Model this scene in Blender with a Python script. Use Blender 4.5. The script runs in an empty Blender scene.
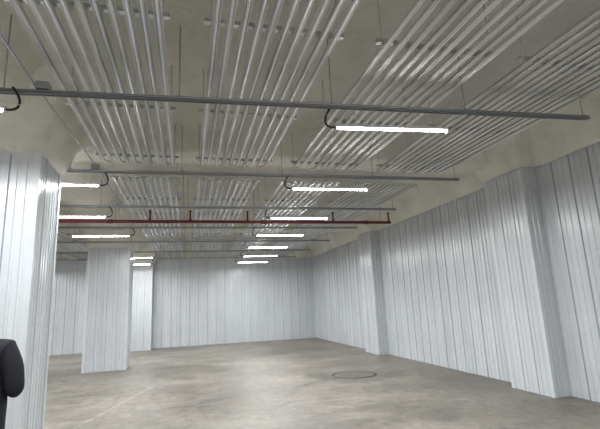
import bpy, bmesh, math, random
from mathutils import Vector, Matrix, noise
random.seed(7)
scene = bpy.context.scene
try:
    scene.view_settings.view_transform = 'Standard'
    scene.view_settings.look = 'None'
except Exception: pass

# ------------------------------------------------------------------ materials
def new_mat(name):
    m = bpy.data.materials.new(name); m.use_nodes = True
    nt = m.node_tree; nt.nodes.clear()
    o = nt.nodes.new('ShaderNodeOutputMaterial'); p = nt.nodes.new('ShaderNodeBsdfPrincipled')
    nt.links.new(p.outputs[0], o.inputs[0])
    return m, nt, p
def ramp(nt, fac, stops):
    r = nt.nodes.new('ShaderNodeValToRGB'); e = r.color_ramp.elements
    while len(e) < len(stops): e.new(0.5)
    for el, (p, c) in zip(e, stops):
        el.position = p; el.color = (c[0], c[1], c[2], 1) if not isinstance(c, (int, float)) else (c, c, c, 1)
    nt.links.new(fac, r.inputs[0]); return r
def mapping(nt, scale, coord='Object'):
    tc = nt.nodes.new('ShaderNodeTexCoord'); mp = nt.nodes.new('ShaderNodeMapping')
    mp.inputs['Scale'].default_value = scale
    nt.links.new(tc.outputs[coord], mp.inputs[0]); return mp
def noise_tex(nt, scale, detail=4, rough=0.5, mscale=(1, 1, 1)):
    mp = mapping(nt, mscale); n = nt.nodes.new('ShaderNodeTexNoise')
    n.inputs['Scale'].default_value = scale; n.inputs['Detail'].default_value = detail
    n.inputs['Roughness'].default_value = rough
    nt.links.new(mp.outputs[0], n.inputs['Vector']); return n
def mixc(nt, fac, a, b, mode='MIX'):
    m = nt.nodes.new('ShaderNodeMix'); m.data_type = 'RGBA'; m.blend_type = mode
    for s, v in ((0, fac), (6, a), (7, b)):
        if hasattr(v, 'links'): nt.links.new(v, m.inputs[s])
        else: m.inputs[s].default_value = v if s == 0 else (v[0], v[1], v[2], 1)
    return m.outputs[2]
def bump(nt, p, h, strength, dist):
    b = nt.nodes.new('ShaderNodeBump'); b.inputs['Strength'].default_value = strength
    b.inputs['Distance'].default_value = dist
    nt.links.new(h, b.inputs['Height']); nt.links.new(b.outputs[0], p.inputs['Normal'])

def simple(name, col, rough=0.5, metal=0.0, var=0.12, vs=6.0):
    m, nt, p = new_mat(name)
    n = noise_tex(nt, vs)
    c = mixc(nt, n.outputs['Fac'], [x*(1-var) for x in col], [min(1, x*(1+var)) for x in col])
    nt.links.new(c, p.inputs['Base Color'])
    p.inputs['Roughness'].default_value = rough; p.inputs['Metallic'].default_value = metal
    return m

def panel_mat():
    m, nt, p = new_mat('painted_steel_panel')
    n = noise_tex(nt, 2.6, 3, 0.5, (1, 1, 0.05)); n2 = noise_tex(nt, 0.7, 5, 0.6)
    rr = ramp(nt, n.outputs['Fac'], [(0.3, (0.60, 0.635, 0.665)), (0.7, (0.72, 0.755, 0.785))])
    r2 = ramp(nt, n2.outputs['Fac'], [(0.3, 0.88), (0.7, 1.0)])
    c = mixc(nt, 1.0, rr.outputs[0], r2.outputs[0], 'MULTIPLY')
    nt.links.new(c, p.inputs['Base Color'])
    p.inputs['Roughness'].default_value = 0.24
    p.inputs['Specular IOR Level'].default_value = 0.7
    b = noise_tex(nt, 1.2, 1, 0.5, (1, 1, 0.25)); bump(nt, p, b.outputs['Fac'], 0.24, 0.04)
    return m
def foam_mat():
    m, nt, p = new_mat('spray_foam')
    n = noise_tex(nt, 1.3, 5, 0.6)
    r = ramp(nt, n.outputs['Fac'], [(0.3, (0.66, 0.645, 0.58)), (0.55, (0.78, 0.765, 0.70)), (0.75, (0.86, 0.845, 0.78))])
    nt.links.new(r.outputs[0], p.inputs['Base Color']); p.inputs['Roughness'].default_value = 0.7
    b = noise_tex(nt, 9, 6, 0.62); bump(nt, p, b.outputs['Fac'], 0.8, 0.05)
    return m
def floor_mat():
    m, nt, p = new_mat('worn_concrete')
    a = noise_tex(nt, 0.45, 8, 0.62); b = noise_tex(nt, 1.5, 10, 0.75, (0.8, 1.0, 1)); c3 = noise_tex(nt, 6, 12, 0.9)
    r1 = ramp(nt, a.outputs['Fac'], [(0.28, (0.150, 0.134, 0.110)), (0.5, (0.225, 0.204, 0.171)), (0.72, (0.30, 0.277, 0.238))])
    r2 = ramp(nt, b.outputs['Fac'], [(0.36, 0.60), (0.5, 1.0), (0.66, 1.22)])
    r3 = ramp(nt, c3.outputs['Fac'], [(0.38, 0.62), (0.5, 1.0), (0.62, 1.32)])
    c = mixc(nt, 1, r1.outputs[0], r2.outputs[0], 'MULTIPLY'); c = mixc(nt, 1, c, r3.outputs[0], 'MULTIPLY')
    tc = nt.nodes.new('ShaderNodeTexCoord')
    bk = nt.nodes.new('ShaderNodeTexBrick'); bk.offset = 0.0
    bk.inputs['Scale'].default_value = 1.0; bk.inputs['Brick Width'].default_value = 0.62; bk.inputs['Row Height'].default_value = 0.62
    bk.inputs['Mortar Size'].default_value = 0.018; bk.inputs['Mortar Smooth'].default_value = 0.8
    bk.inputs['Color1'].default_value = (1, 1, 1, 1); bk.inputs['Color2'].default_value = (0.93, 0.93, 0.93, 1); bk.inputs['Mortar'].default_value = (0.62, 0.61, 0.59, 1)
    nt.links.new(tc.outputs['Object'], bk.inputs['Vector'])
    gm = ramp(nt, b.outputs['Fac'], [(0.42, 0.05), (0.60, 0.6)])
    c = mixc(nt, gm.outputs[0], c, mixc(nt, 1, c, bk.outputs['Color'], 'MULTIPLY'))
    def spot(cx, cy, sx, sy, col_in, dark, edge=0.75, rot=0):
        mp = nt.nodes.new('ShaderNodeMapping'); mp.vector_type = 'TEXTURE'
        mp.inputs['Location'].default_value = (cx, cy, 0); mp.inputs['Scale'].default_value = (sx, sy, 1e3)
        mp.inputs['Rotation'].default_value = (0, 0, rot)
        nt.links.new(tc.outputs['Object'], mp.inputs[0])
        ad = nt.nodes.new('ShaderNodeVectorMath'); ad.operation = 'MULTIPLY_ADD'
        nt.links.new(b.outputs['Color'], ad.inputs[0]); ad.inputs[1].default_value = (.5, .5, 0)
        nt.links.new(mp.outputs[0], ad.inputs[2])
        ln = nt.nodes.new('ShaderNodeVectorMath'); ln.operation = 'LENGTH'; nt.links.new(ad.outputs[0], ln.inputs[0])
        r = ramp(nt, ln.outputs['Value'], [(edge, dark), (1.0, 1.0)])
        return mixc(nt, 1, col_in, r.outputs[0], 'MULTIPLY')
    c = spot(3.8, 9.5, 1.2, 1.0, c, 0.72, 0.4)
    c = spot(-4.3, 13.5, 2.2, 3.0, c, 0.58, 0.6)
    c = spot(3.9, 15.5, 2.0, 1.2, c, 0.70, 0.5)
    c = spot(0.6, 8.6, 0.9, 1.6, c, 0.76, 0.4); c = spot(1.9, 5.9, 1.1, 0.6, c, 0.76, 0.4)
    c = spot(-0.6, 4.6, 1.4, 0.7, c, 0.74, 0.3); c = spot(3.4, 6.6, 0.8, 1.2, c, 0.8, 0.3)
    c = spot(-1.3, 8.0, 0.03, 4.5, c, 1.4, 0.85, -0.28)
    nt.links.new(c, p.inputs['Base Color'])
    rr = ramp(nt, b.outputs['Fac'], [(0.3, 0.28), (0.6, 0.6)]); nt.links.new(rr.outputs[0], p.inputs['Roughness'])
    bump(nt, p, c3.outputs['Fac'], 0.4, 0.015)
    return m
def alu_mat():
    m, nt, p = new_mat('extruded_aluminium')
    n = noise_tex(nt, 1.2, 3, 0.5, (6, 0.4, 1))
    r = ramp(nt, n.outputs['Fac'], [(0.35, (0.50, 0.505, 0.51)), (0.65, (0.76, 0.765, 0.77))])
    nt.links.new(r.outputs[0], p.inputs['Base Color'])
    p.inputs['Metallic'].default_value = 0.92; p.inputs['Roughness'].default_value = 0.35
    return m
PANEL = panel_mat(); FOAM = foam_mat(); FLOOR = floor_mat(); ALU = alu_mat()
GALV = simple('galvanised_steel', (0.40, 0.41, 0.43), 0.4, 0.7)
RED = simple('red_painted_pipe', (0.13, 0.013, 0.018), 0.4)
BLACK = simple('black_flex_conduit', (0.02, 0.02, 0.022), 0.5)
WHITEP = simple('white_plastic', (0.75, 0.77, 0.78), 0.4)
TRIM = simple('white_trim', (0.66, 0.695, 0.72), 0.3)
CAST = simple('cast_cover', (0.17, 0.155, 0.13), 0.5, 0.1, .3, 12)
RIM = simple('cover_rim', (0.06, 0.055, 0.05), 0.6)
JACKET = simple('navy_jacket', (0.008, 0.009, 0.016), 0.8, 0, .3, 20)
TROUSER = simple('dark_trousers', (0.015, 0.015, 0.018), 0.85)
SKIN = simple('skin', (0.50, 0.30, 0.21), 0.5, 0, .06)
HAIR = simple('black_hair', (0.012, 0.010, 0.009), 0.5, 0, .4, 60)
SHOE = simple('black_shoe', (0.02, 0.018, 0.016), 0.35)
EYE = simple('eye_white', (0.8, 0.8, 0.8), 0.2); IRIS = simple('eye_iris', (0.03, 0.015, 0.01), 0.2)
LIP = simple('lip', (0.36, 0.14, 0.11), 0.5)
def emis(name, col, s):
    m = bpy.data.materials.new(name); m.use_nodes = True; nt = m.node_tree; nt.nodes.clear()
    o = nt.nodes.new('ShaderNodeOutputMaterial'); e = nt.nodes.new('ShaderNodeEmission')
    e.inputs[0].default_value = (*col, 1); e.inputs[1].default_value = s
    nt.links.new(e.outputs[0], o.inputs[0]); return m
LED = emis('led_diffuser', (1.0, 0.99, 0.97), 38.0)

# ------------------------------------------------------------------ helpers
def obj_from_bm(bm, name, mat, parent=None, smooth=False, recalc=True):
    if recalc: bmesh.ops.recalc_face_normals(bm, faces=bm.faces[:])
    me = bpy.data.meshes.new(name); bm.to_mesh(me); bm.free()
    for mm in (mat if isinstance(mat, list) else [mat]): me.materials.append(mm)
    if smooth:
        for p in me.polygons: p.use_smooth = True
    o = bpy.data.objects.new(name, me); scene.collection.objects.link(o)
    if parent: o.parent = parent
    return o
def empty(name, loc=(0, 0, 0)):
    e = bpy.data.objects.new(name, None); e.empty_display_size = 0.2
    scene.collection.objects.link(e); e.location = loc
    return e
def box(bm, x0, x1, y0, y1, z0, z1, mi=0):
    vs = [bm.verts.new((x, y, z)) for x in (x0, x1) for y in (y0, y1) for z in (z0, z1)]
    for f in ((0,1,3,2),(4,6,7,5),(0,4,5,1),(2,3,7,6),(0,2,6,4),(1,5,7,3)):
        bm.faces.new([vs[i] for i in f]).material_index = mi
def tube(bm, pts, r, seg=10, caps=True, mi=0):
    pts = [Vector(p) for p in pts]; rings = []
    for i, p in enumerate(pts):
        t = (pts[min(i+1, len(pts)-1)] - pts[max(i-1, 0)]).normalized()
        up = Vector((0, 0, 1)) if abs(t.z) < 0.9 else Vector((1, 0, 0))
        a = t.cross(up).normalized(); b = t.cross(a)
        rr = r[i] if isinstance(r, (list, tuple)) else r
        rings.append([bm.verts.new(p + rr*(math.cos(2*math.pi*k/seg)*a + math.sin(2*math.pi*k/seg)*b)) for k in range(seg)])
    for A, B in zip(rings, rings[1:]):
        for k in range(seg):
            f = bm.faces.new((A[k], A[(k+1) % seg], B[(k+1) % seg], B[k])); f.smooth = True; f.material_index = mi
    if caps:
        bm.faces.new(rings[0]).material_index = mi; bm.faces.new(rings[-1]).material_index = mi
def bez(p0, p1, p2, p3, n=14):
    out = []
    for i in range(n+1):
        t = i/n; out.append(Vector(p0)*(1-t)**3 + 3*Vector(p1)*t*(1-t)**2 + 3*Vector(p2)*t*t*(1-t) + Vector(p3)*t**3)
    return out

# ribbed cladding along a 2-D path; inward side is to the LEFT of travel direction
def cladding(bm, path, z0, z1, pitch=0.34, closed=False, wav=0.008):
    pts = [Vector((*p, 0)) for p in path]
    if closed: pts.append(pts[0].copy())
    prof = []
    for a, b in zip(pts, pts[1:]):
        d = b-a; L = d.length; d.normalize(); n = Vector((-d.y, d.x, 0))
        k = max(1, round(L/pitch)); w = L/k
        prof.append(a.copy())
        for i in range(k):
            s = i*w; tl = random.uniform(-wav, wav)
            rows = [(s+0.014, tl), (s+w*0.36-0.020, tl*.3), (s+w*0.36-0.010, -0.012), (s+w*0.36+0.010, -0.012), (s+w*0.36+0.020, tl*.3),
                    (s+w*0.68-0.020, -tl*.3), (s+w*0.68-0.010, -0.012), (s+w*0.68+0.010, -0.012), (s+w*0.68+0.020, -tl*.3), (s+w-0.014, -tl)]
            for ss, o in rows: prof.append(a + d*ss + n*o)
            if i < k-1:
                prof.append(a + d*(s+w-0.010) - n*0.022); prof.append(a + d*(s+w+0.001) - n*0.022)
                prof.append(a + d*(s+w+0.004) + n*0.009); prof.append(a + d*(s+w+0.012) + n*0.009)
    prof.append(pts[-1].copy())
    lo = [bm.verts.new((p.x, p.y, z0)) for p in prof]; hi = [bm.verts.new((p.x, p.y, z1)) for p in prof]
    for i in range(len(prof)-1):
        bm.faces.new((lo[i], lo[i+1], hi[i+1], hi[i]))

def lump(v, amp, sc=1.7):
    n = noise.noise_vector(v*sc)*amp + noise.noise_vector(v*sc*3.1)*amp*0.4
    return v + n
def foam_strip(bm, path, levels, closed=False, amp=0.05, step=0.12):
    pts = [Vector((*p, 0)) for p in path]; n = len(pts)
    nrm = []
    for i in range(n):
        def dirn(a, b):
            d = (pts[b]-pts[a]).normalized(); return Vector((-d.y, d.x, 0))
        if closed: n1, n2 = dirn((i-1) % n, i), dirn(i, (i+1) % n)
        else:
            n1 = dirn(i-1, i) if i > 0 else dirn(0, 1); n2 = dirn(i, i+1) if i < n-1 else dirn(n-2, n-1)
        m = (n1+n2); m.normalize(); m /= max(0.3, m.dot(n1)); nrm.append(m)
    segs = list(range(n)) if closed else list(range(n-1))
    cols = []
    for i in segs:
        j = (i+1) % n; L = (pts[j]-pts[i]).length; k = max(1, int(L/step))
        for s in range(k + (0 if closed or i != segs[-1] else 1)):
            t = s/k; cols.append((pts[i].lerp(pts[j], t), nrm[i].lerp(nrm[j], t)))
    grid = []
    for p, m in cols:
        grid.append([bm.verts.new(lump(Vector((p.x+m.x*o, p.y+m.y*o, z)), amp if 0 < li else amp*0.45)) for li, (o, z) in enumerate(levels)])
    K = len(grid)
    for i in range(K if closed else K-1):
        A, B = grid[i], grid[(i+1) % K]
        for l in range(len(levels)-1):
            bm.faces.new((A[l], B[l], B[l+1], A[l+1])).smooth = True

# ------------------------------------------------------------------ room
XR, XL, YB, YF = 5.78, -12.0, 19.8, -5.0
HW, HC = 3.76, 4.28
bm = bmesh.new(); box(bm, XL-0.3, XR+0.3, YF-0.3, YB+0.3, -0.2, 0)
obj_from_bm(bm, 'floor', FLOOR)

PN = [(5.85, 6.75), (12.25, 13.2)]
bm = bmesh.new()
path = [(XR, YF)]
for a, b in PN: path += [(XR, a), (XR-0.30, a), (XR-0.30, b), (XR, b)]
path += [(XR, YB)]
cladding(bm, path, 0, HW)
box(bm, XR+0.05, XR+0.25, YF, YB+0.25, 0, HC+0.2)
obj_from_bm(bm, 'wall_right', PANEL, recalc=False)
bm = bmesh.new(); cladding(bm, [(XR, YB), (XL, YB)], 0, HW, 0.38); box(bm, XL, XR, YB+0.05, YB+0.25, 0, HC+.2)
obj_from_bm(bm, 'wall_back', PANEL, recalc=False)
bm = bmesh.new(); cladding(bm, [(XL, YB), (XL, YF)], 0, HW); box(bm, XL-0.25, XL-.05, YF, YB, 0, HC+.2)
obj_from_bm(bm, 'wall_left', PANEL, recalc=False)
bm = bmesh.new(); cladding(bm, [(XL, YF), (XR, YF)], 0, HW); box(bm, XL, XR, YF-0.25, YF-.05, 0, HC+.2)
obj_from_bm(bm, 'wall_front', PANEL, recalc=False)

bm = bmesh.new()
def flash(bm, x, y, z0, z1, dx, dy, w=0.05, t=0.012):
    box(bm, *sorted((x-dx*t, x+dx*w)), *sorted((y-dy*t, y+dy*0.004)), z0, z1)
    box(bm, *sorted((x-dx*t, x+dx*0.004)), *sorted((y+dy*0.004, y+dy*w)), z0, z1)
for a, b in PN:
    flash(bm, XR-0.30, a, 0, HW, 1, 1); flash(bm, XR-0.30, b, 0, HW, 1, -1)
obj_from_bm(bm, 'trim_1', TRIM)

bm = bmesh.new()
st = 0.2; nx = int((XR-XL+0.4)/st); ny = int((YB-YF+0.4)/st)
BEAMS_Y = [(-1.15, -0.5), (6.45, 7.05), (13.35, 13.95)]
def ceil_z(x, y):
    z = HC
    for a, b in BEAMS_Y:
        c = (a+b)/2; h = (b-a)/2; d = abs(y-c)
        t = max(0, min(1, (h+0.28-d)/0.28)); t = t*t*(3-2*t); z = min(z, HC-0.36*t)
    for c in (-2.2,):
        d = abs(x-c); t = max(0, min(1, (0.40+0.25-d)/0.25)); t = t*t*(3-2*t); z = min(z, HC-0.38*t)
    return z
G = [[bm.verts.new(lump(Vector((XL-0.2+i*st, YF-0.2+j*st, ceil_z(XL-0.2+i*st, YF-0.2+j*st))), 0.04, 1.1)) for j in range(ny+1)] for i in range(nx+1)]
for i in range(nx):
    for j in range(ny):
        bm.faces.new((G[i][j], G[i][j+1], G[i+1][j+1], G[i+1][j])).smooth = True
cov = [(0.02, HW-0.06), (0.07, HW+0.02), (0.12, HW+0.16), (0.22, HW+0.34), (0.5, HC+0.06)]
foam_strip(bm, path, cov, amp=0.03)
foam_strip(bm, [(XR, YB), (XL, YB)], cov, amp=0.03); foam_strip(bm, [(XL, YB), (XL, YF)], cov, amp=0.03); foam_strip(bm, [(XL, YF), (XR, YF)], cov, amp=0.03)
box(bm, XL-0.25, XR+0.25, YF-0.25, YB+0.25, HC+0.2, HC+0.35)
obj_from_bm(bm, 'ceiling', FOAM, recalc=False)

# round cover set in the floor
e = empty('floor_drain_cover', (3.58, 9.4, 0))
bm = bmesh.new(); S = 48
def ring(r, z): return [bm.verts.new((r*math.cos(2*math.pi*k/S), r*math.sin(2*math.pi*k/S), z)) for k in range(S)]
r0, r1, r2_, r3_ = ring(0.50, 0.0), ring(0.49, 0.008), ring(0.44, 0.008), ring(0.435, 0.003)
for A, B in ((r0, r1), (r1, r2_), (r2_, r3_)):
    for k in range(S): bm.faces.new((A[k], A[(k+1) % S], B[(k+1) % S], B[k]))
obj_from_bm(bm, 'rim', RIM, e)
bm = bmesh.new(); A = ring(0.435, 0.003); B = ring(0.43, 0.009)
for k in range(S): bm.faces.new((A[k], A[(k+1) % S], B[(k+1) % S], B[k]))
bm.faces.new(B)
for i in range(-3, 4):
    h = math.sqrt(0.38**2-(i*0.11)**2); box(bm, i*0.11-0.012, i*0.11+0.012, -h, h, 0.009, 0.013)
obj_from_bm(bm, 'cover_plate', CAST, e)

def column(x0, x1, y0, y1, top=3.46):
    e = empty('column', ((x0+x1)/2, (y0+y1)/2, 0)); M = Matrix.Translation(-e.location)
    p = [(x0, y0), (x0, y1), (x1, y1), (x1, y0)]
    bm = bmesh.new(); cladding(bm, p, 0, top, 0.30, closed=True, wav=0.005); bm.transform(M)
    obj_from_bm(bm, 'cladding', PANEL, e, recalc=False)
    bm = bmesh.new()
    for x, dx in ((x0, 1), (x1, -1)):
        for y, dy in ((y0, 1), (y1, -1)): flash(bm, x, y, 0, top, dx, dy)
    bm.transform(M); obj_from_bm(bm, 'corner_flashing', TRIM, e)
    bm = bmesh.new()
    foam_strip(bm, p, [(-0.03, top-0.06), (0.03, top-0.03), (0.08, top+0.10), (0.12, top+0.3), (0.30, top+0.55), (0.5, HC+0.05)], closed=True, amp=0.035)
    bm.transform(M); obj_from_bm(bm, 'foam_capital', FOAM, e, recalc=False)
column(-2.85, -1.65, 5.3, 6.12)
column(-2.74, -1.63, 13.35, 14.2)
column(-2.55, -1.42, 19.1, 19.76)
column(-9.6, -8.5, 13.35, 14.2); column(-9.6, -8.5, 5.3, 6.12)

# ------------------------------------------------------------------ evaporator coils
ZT = 3.72
def coil_bank(x0, x1, y0, y1):
    cx, cy = (x0+x1)/2, (y0+y1)/2
    e = empty('evaporator_coil_bank', (cx, cy, ZT)); M = Matrix.Translation(-e.location)
    n = max(2, round((x1-x0)/0.108)); sp = (x1-x0)/n
    bm = bmesh.new()
    for i in range(n):
        x = x0+sp*(i+0.5); dz = random.uniform(-0.006, 0.006)
        pr = [(0.030, -0.014), (0.030, -0.011), (0.014, 0.006), (0.009, 0.016), (-0.009, 0.016), (-0.014, 0.006), (-0.030, -0.011), (-0.030, -0.014), (-0.015, -0.002), (-0.011, -0.017), (0, -0.022), (0.011, -0.017), (0.015, -0.002)]
        ys = [y0 + (y1-y0)*t/6 for t in range(7)]
        rings = []; ro = random.uniform(-.15, .15)
        for y in ys:
            sx = random.uniform(-0.003, 0.003); sz = random.uniform(-0.003, 0.003); a = ro+random.uniform(-.03, .03); ca, sa = math.cos(a), math.sin(a)
            rings.append([bm.verts.new((x+sx+px*ca-pz*sa, y, ZT+dz+sz+px*sa+pz*ca)) for px, pz in pr])
        for A, B in zip(rings, rings[1:]):
            for k in range(len(pr)):
                bm.faces.new((A[k], A[(k+1) % len(pr)], B[(k+1) % len(pr)], B[k]))
        bm.faces.new(rings[0]); bm.faces.new(rings[-1])
    bm.transform(M); obj_from_bm(bm, 'finned_tubes', ALU, e)
    bm = bmesh.new()
    for i in range(0, n-1):
        xa = x0+sp*(i+0.5); yy, s = (y1, 1) if i % 2 == 0 else (y0, -1)
        pts = [(xa+sp/2-math.cos(math.pi*t/8)*sp/2, yy+s*math.sin(math.pi*t/8)*sp/2, ZT) for t in range(9)]
        tube(bm, pts, 0.014, 8)
    bm.transform(M); obj_from_bm(bm, 'return_bends', ALU, e)
    bm = bmesh.new(); k = max(2, round((y1-y0)/1.7))
    for j in range(k+1):
        y = y0+0.15+(y1-y0-0.3)*j/k
        box(bm, x0-0.03, x1+0.03, y-0.02, y+0.02, ZT+0.015, ZT+0.05)
        for x in (x0+0.02, x1-0.02): tube(bm, [(x, y, ZT-0.02), (x, y, HC+0.03)], 0.005, 6)
    bm.transform(M); obj_from_bm(bm, 'hanger_bars', ALU, e)
cols = [(-1.21, -0.17), (0.14, 1.21), (1.57, 2.70), (3.02, 4.30)]
rows = [(-4.4, -1.3), (-0.35, 6.35), (7.15, 13.2), (14.05, 19.2)]
for y0, y1 in rows:
    for x0, x1 in cols: coil_bank(x0, x1, y0, y1)
for y0, y1 in rows[1:]:
    for x0, x1 in [(-4.3, -3.2), (-5.75, -4.65), (-7.2, -6.1)]: coil_bank(x0, x1, y0, y1)

# ------------------------------------------------------------------ strut rails, lamps
ZR = 3.52
def rail(y, x0, x1, z=ZR, slope=0.0):
    e = empty('strut_rail', (2.0, y, z)); M = Matrix.Translation(-e.location)
    e.rotation_euler = (0, 0, math.atan(slope))
    bm = bmesh.new(); w, h, t = 0.0206, 0.041, 0.003
    box(bm, x0, x1, y-w, y-w+t, z-h/2, z+h/2); box(bm, x0, x1, y+w-t, y+w, z-h/2, z+h/2)
    box(bm, x0, x1, y-w, y+w, z+h/2-t, z+h/2)
    box(bm, x0, x1, y-w, y-w+0.009, z-h/2, z-h/2+t); box(bm, x0, x1, y+w-0.009, y+w, z-h/2, z-h/2+t)
    x = x1-0.07
    while x > x0+0.05:
        tube(bm, [(x, y, z-0.03), (x, y, HC+0.03)], 0.006, 6)
        box(bm, x-0.02, x+0.02, y-0.025, y+0.025, z+h/2, z+h/2+0.006)
        x -= 1.48
    tube(bm, [(x0+0.05, y-0.035, z+0.005), (x1-0.05, y-0.035, z+0.005)], 0.010, 8)
    bm.transform(M); obj_from_bm(bm, 'channel', GALV, e)
def lamp(cx, y, z, lenx=1.2, power=60, side=-1, slope=0.0):
    e = empty('led_tube_light', (cx, y, z)); M = Matrix.Translation(-e.location)
    e.rotation_euler = (0, 0, math.atan(slope))
    x0, x1 = cx-lenx/2, cx+lenx/2
    bm = bmesh.new(); box(bm, x0, x1, y-0.022, y+0.022, z+0.014, z+0.042)
    for x in (x0-0.014, x1): box(bm, x, x+0.014, y-0.024, y+0.024, z-0.020, z+0.042)
    for x in (x0+0.2, x1-0.2):
        tube(bm, [(x, y, z+0.03), (x, y, ZR-0.0195)], 0.004, 6)
    bm.transform(M); obj_from_bm(bm, 'housing', WHITEP, e)
    bm = bmesh.new(); R_ = 0.018
    prof = [(math.cos(a)*R_, math.sin(a)*R_) for a in [math.pi + math.pi*k/8 for k in range(9)]]
    A = [bm.verts.new((x0, y+p, z+0.013+q)) for p, q in prof]; B = [bm.verts.new((x1, y+p, z+0.013+q)) for p, q in prof]
    for k in range(8): bm.faces.new((A[k], A[k+1], B[k+1], B[k])).smooth = True
    bm.faces.new(A); bm.faces.new(B); bm.transform(M); obj_from_bm(bm, 'diffuser', LED, e)
    bm = bmesh.new(); xs = x0 if side < 0 else x1
    tube(bm, bez((xs+0.02*side*-1, y, z+0.02), (xs+0.16*side, y, z-0.02), (xs+0.14*side, y-0.02, z+0.12), (xs+0.06*side, y-0.03, ZR-0.0)), 0.011, 8)
    bm.transform(M); obj_from_bm(bm, 'flex_cable', BLACK, e)
    L = bpy.data.lights.new('tube_light', 'AREA'); L.shape = 'RECTANGLE'; L.size = lenx; L.size_y = 0.036; L.energy = power
    L.color = (0.97, 0.985, 1.0)
    lo = bpy.data.objects.new('tube_light', L); scene.collection.objects.link(lo); lo.parent = e; lo.location = (0, 0, -0.022)
ZL = 3.31
LAY = [(-3.2, 0, -3.2, 2.1, -2.1, -2.9), (-0.8, 0, -.8, 2.1, -2.1, -2.9), (1.45, -.02, 1.45, 2.1, -2.1, -2.9),
       (3.75, -0.062, 3.80, 2.05, -2.12, -2.9), (6.15, -0.03, 6.17, 2.15, -1.80, -2.7), (8.42, -0.01, 8.47, 2.24, -2.08, -7.4),
       (10.68, 0, 10.68, 2.30, -1.93, -7.4), (13.0, 0, 13.0, 2.4, None, -7.4), (15.35, 0, 15.35, 2.55, -1.75, -7.4), (17.6, 0, 17.6, 2.6, -2.0, -7.4)]
for yr, sl, yl, cr, cl, x0 in LAY:
    rail(yr, x0, 4.42, slope=sl)
    lamp(cr, yl, ZL, slope=sl*1.4)
    if cl is not None:
        lamp(cl, yl + (0.12 if yr == 6.15 else (0.15 if yr == 3.75 else 0)), ZL, side=1, slope=sl)
    if yr > 6.3: lamp(-6.2, yl, ZL)
bm = bmesh.new()
tube(bm, [(-1.32, -3.2, ZR+0.04), (-1.30, 3.9, ZR+0.04), (-1.22, 6.25, ZR+0.04), (-1.22, 10.68, ZR+0.04)], 0.010, 8)
for y in (3.95, 6.25, 8.45): box(bm, -1.30, -1.20, y-0.05, y+0.05, ZR+0.022, ZR+0.09)
obj_from_bm(bm, 'electrical_conduit', GALV)

# red sprinkler line
y = 9.1; z = 3.36
e = empty('sprinkler_pipe', (0, y, z)); M = Matrix.Translation(-e.location)
bm = bmesh.new()
tube(bm, [(-7.5, y, z), (4.62, y, z)], 0.034, 12)
for x in (-6.0, -3.0, -0.75, 0.05, 1.25, 3.2, 4.58):
    tube(bm, [(x, y, z), (x, y, z+0.22)], 0.018, 8); tube(bm, [(x, y, z+0.0), (x, y, z+0.06)], 0.028, 8)
    tube(bm, [(x, y, z+0.22), (x, y, z+0.235)], 0.035, 8)
for x in (-4.5, -1.5, 1.6, 4.0): tube(bm, [(x-.05, y, z), (x+0.05, y, z)], 0.043, 12)
bm.transform(M); obj_from_bm(bm, 'pipework', RED, e)
bm = bmesh.new()
for x in (-4.48, -3.0, -1.4, 0.0, 1.39, 2.87, 4.38): tube(bm, [(x, y, z), (x, y, HC+0.03)], 0.006, 6)
bm.transform(M); obj_from_bm(bm, 'hanger_rods', GALV, e)

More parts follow.
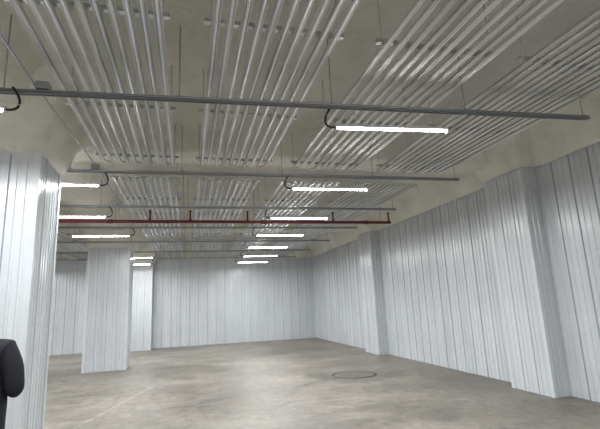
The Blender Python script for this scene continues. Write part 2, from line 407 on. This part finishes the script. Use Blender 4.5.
# ------------------------------------------------------------------ person (facing into the hall)
def skin_mesh(verts, edges, radii, root, sub=2):
    me = bpy.data.meshes.new('tmp'); me.from_pydata(verts, edges, [])
    o = bpy.data.objects.new('tmp', me); scene.collection.objects.link(o)
    md = o.modifiers.new('skin', 'SKIN'); md.use_smooth_shade = True
    for i, r in enumerate(radii):
        sv = me.skin_vertices[0].data[i]; sv.radius = r if isinstance(r, tuple) else (r, r); sv.use_root = (i == root)
    s = o.modifiers.new('s', 'SUBSURF'); s.levels = sub; s.render_levels = sub
    dg = bpy.context.evaluated_depsgraph_get(); dg.update()
    res = bpy.data.meshes.new_from_object(o.evaluated_get(dg))
    bpy.data.objects.remove(o); return res
def person(loc, rz):
    e = empty('person', loc); e.rotation_euler = (0, 0, rz); e.scale = (1.0, 1.0, 0.985)
    V = []; E = []; R = []
    def v(p, r, par=None):
        V.append(p); R.append(r); i = len(V)-1
        if par is not None: E.append((par, i))
        return i
    pel = v((0, 0, 0.93), (0.195, 0.13))
    ab = v((0, 0.0, 1.05), (0.195, 0.135), pel); ch = v((0, 0.0, 1.22), (0.20, 0.135), ab); uc = v((0, -0.005, 1.35), (0.165, 0.11), ch)
    nk = v((0, 0.0, 1.45), (0.062, 0.062), uc); v((0, 0.015, 1.52), (0.055, 0.058), nk)
    wr = {}
    for s in (1, -1):
        sh = v((0.170*s, -0.01, 1.375), (0.085, 0.08), uc)
        ua = v((0.235*s, -0.03, 1.22), (0.080, 0.078), sh)
        el = v((0.262*s, -0.04, 1.065), (0.070, 0.068), ua)
        fa = v((0.20*s, 0.10, 1.03), (0.054, 0.054), el)
        w = v((0.125*s, 0.235, 1.02), (0.036, 0.036), fa); wr[s] = V[w]
        hp = v((0.095*s, 0, 0.84), (0.10, 0.11), pel)
        th = v((0.105*s, 0.01, 0.68), (0.088, 0.092), hp)
        kn = v((0.11*s, 0.02, 0.48), (0.066, 0.068), th)
        cf = v((0.115*s, -0.015, 0.32), (0.064, 0.068), kn)
        v((0.12*s, -0.01, 0.07), (0.052, 0.056), cf)
    me = skin_mesh(V, E, R, pel)
    for m_ in (JACKET, TROUSER, SKIN): me.materials.append(m_)
    for p in me.polygons:
        c = p.center
        p.material_index = 2 if (c.z > 1.455 and abs(c.x) < 0.09) else (1 if c.z < 0.84 and abs(c.x) < 0.23 else 0)
        p.use_smooth = True
    o = bpy.data.objects.new('body', me); scene.collection.objects.link(o); o.parent = e
    bm = bmesh.new()
    tube(bm, [(0.072*math.cos(a), 0.004+0.075*math.sin(a), 1.455) for a in [2*math.pi*k/20 for k in range(21)]], 0.02, 8, False)
    obj_from_bm(bm, 'jacket_collar', JACKET, e)
    hx = -0.03   # head leans slightly to the left
    bm = bmesh.new(); bmesh.ops.create_uvsphere(bm, u_segments=40, v_segments=28, radius=1)
    for q in bm.verts:
        x, y, z = q.co
        w = 0.076*(1 - 0.22*max(0, -z)**1.3); nx_, ny_, nz_ = x*w, y*0.096, z*0.118
        if y > 0 and z < 0: ny_ *= 1-0.10*abs(z); nx_ *= 1-0.12*abs(z)
        g = lambda cx, cz, sx, sz: math.exp(-((nx_-cx)/sx)**2-((nz_-cz)/sz)**2) if y > 0 else 0
        ny_ += 0.024*g(0, -0.022, 0.011, 0.017) + 0.012*g(0, 0.0, 0.008, 0.02) + 0.006*g(0, 0.022, 0.04, 0.008)
        ny_ -= 0.011*(g(0.031, 0.0, 0.015, 0.011)+g(-0.031, 0.0, 0.015, 0.011))
        ny_ += 0.006*g(0, -0.058, 0.02, 0.008) + 0.008*g(0, -0.10, 0.02, 0.014)
        q.co = (nx_, ny_+0.02, nz_+1.62)
    hd = obj_from_bm(bm, 'head', SKIN, e, True); hd.location.x = hx
    def hp_(o): o.location.x = hx; return o
    bm = bmesh.new(); bmesh.ops.create_uvsphere(bm, u_segments=40, v_segments=28, radius=1)
    kill = []
    for q in bm.verts:
        x, y, z = q.co
        if (y > 0.15 and z < 0.50) or (z < -0.35) or (y > -0.25 and z < -0.1): kill.append(q)
        q.co = Vector((x*0.083, y*0.104+0.015, z*0.126+1.622)) + noise.noise_vector(Vector((x, y, z))*9)*0.003
    bmesh.ops.delete(bm, geom=kill, context='VERTS'); ho = hp_(obj_from_bm(bm, 'hair', HAIR, e, True))
    sm = ho.modifiers.new('t', 'SOLIDIFY'); sm.thickness = 0.008
    for s in (1, -1):
        bm = bmesh.new(); bmesh.ops.create_uvsphere(bm, u_segments=14, v_segments=10, radius=1)
        for q in bm.verts: q.co = (q.co.x*0.008+0.079*s, q.co.y*0.016+0.012-0.004*q.co.z, q.co.z*0.03+1.612)
        hp_(obj_from_bm(bm, 'ear', SKIN, e, True))
        bm = bmesh.new(); bmesh.ops.create_uvsphere(bm, u_segments=16, v_segments=12, radius=0.012)
        bmesh.ops.translate(bm, verts=bm.verts[:], vec=(0.031*s, 0.093, 1.62)); hp_(obj_from_bm(bm, 'eye', EYE, e, True))
        bm = bmesh.new(); bmesh.ops.create_uvsphere(bm, u_segments=12, v_segments=8, radius=0.0055)
        bmesh.ops.translate(bm, verts=bm.verts[:], vec=(0.031*s, 0.1015, 1.62)); hp_(obj_from_bm(bm, 'iris', IRIS, e, True))
        bm = bmesh.new(); tube(bm, [(0.014*s, 0.113, 1.642), (0.031*s, 0.110, 1.646), (0.047*s, 0.098, 1.641)], [0.002, 0.003, 0.0015], 6); hp_(obj_from_bm(bm, 'eyebrow', HAIR, e))
    bm = bmesh.new(); tube(bm, [(-0.024, 0.098, 1.562), (-0.01, 0.109, 1.563), (0.01, 0.109, 1.563), (0.024, 0.098, 1.562)], [0.002, 0.005, 0.005, 0.002], 8); hp_(obj_from_bm(bm, 'mouth', LIP, e))
    for s in (1, -1):
        w = Vector(wr[s]); d = Vector((-0.92*s, 0.36, -0.05)).normalized(); up = Vector((0, 0, 1))
        off = Vector((0, 0.03 if s > 0 else 0.0, 0))
        V2 = []; E2 = []; R2 = []
        def a(p, r, par=None):
            V2.append(tuple(p)); R2.append(r)
            if par is not None: E2.append((par, len(V2)-1))
            return len(V2)-1
        w = w+off*0.3
        r0 = a(w, 0.027); pm = a(w+d*0.045, (0.030, 0.022), r0); pe = a(w+d*0.075, (0.028, 0.018), pm)
        me2 = skin_mesh(V2, E2, R2, 1); me2.materials.append(SKIN)
        ob = bpy.data.objects.new('palm', me2); scene.collection.objects.link(ob); ob.parent = e
        for k, (oz, L) in enumerate([(0.027, .068), (0.009, .076), (-0.009, .071), (-0.026, .056)]):
            b0 = w+d*0.06+up*oz; b1 = w+d*0.09+up*oz*1.1
            inn = Vector((0, -1, 0))
            b2 = b1+(d*0.85+inn*0.45).normalized()*L*0.5; b3 = b2+(d*0.4+inn*0.9).normalized()*L*0.3; b4 = b3+(inn*1.0-d*0.1).normalized()*L*0.22
            me2 = skin_mesh([tuple(q) for q in (b0, b1, b2, b3, b4)], [(0, 1), (1, 2), (2, 3), (3, 4)], [0.0095, 0.0095, 0.0085, 0.008, 0.007], 0)
            me2.materials.append(SKIN); ob = bpy.data.objects.new('finger_%d' % (k+1), me2); scene.collection.objects.link(ob); ob.parent = e
        t0 = w+d*0.02+up*0.018; t1 = w+d*0.045+up*0.045; t2 = t1+(d*0.9+up*0.4).normalized()*0.032; t3 = t2+(d*1.0).normalized()*0.024
        me2 = skin_mesh([tuple(q) for q in (t0, t1, t2, t3)], [(0, 1), (1, 2), (2, 3)], [0.013, 0.011, 0.0095, 0.008], 0)
        me2.materials.append(SKIN); ob = bpy.data.objects.new('thumb', me2); scene.collection.objects.link(ob); ob.parent = e
        bm = bmesh.new(); bmesh.ops.create_uvsphere(bm, u_segments=24, v_segments=14, radius=1)
        for q in bm.verts:
            x, y, z = q.co
            q.co = (x*0.048+0.12*s, y*0.135+0.045, max(0.0, 0.045+z*(0.06 if y < 0 else 0.06-0.022*y)))
        obj_from_bm(bm, 'shoe', SHOE, e, True)
    return e
person((-1.53, 4.0, 0), math.radians(-4))

# ------------------------------------------------------------------ world & camera
wd = bpy.data.worlds.new('world'); scene.world = wd; wd.use_nodes = True
wd.node_tree.nodes['Background'].inputs[0].default_value = (0.5, 0.52, 0.55, 1); wd.node_tree.nodes['Background'].inputs[1].default_value = 0.05

f = 430; vx, vy, s = 187, 308, 0.045
d = Vector((vx-300, vy-214.5, f)); y0 = vy-214.5; k = y0+s*(vx-300)
t = -(y0*k+f*f)/((vx-300)-s*y0); r = Vector((t, k-s*t, f)); d.normalize(); r.normalize()
u = d.cross(r)
if u.y > 0: u = -u
cv = lambda w: Vector((w.x, -w.y, -w.z))
R = Matrix((cv(r), cv(d), cv(u)))
cd = bpy.data.cameras.new('camera'); cam = bpy.data.objects.new('camera', cd); scene.collection.objects.link(cam)
cd.sensor_width = 36; cd.lens = f/600*36; cd.clip_start = 0.05
cam.matrix_world = Matrix.Translation((0, 0, 1.6)) @ R.to_4x4()
scene.camera = cam
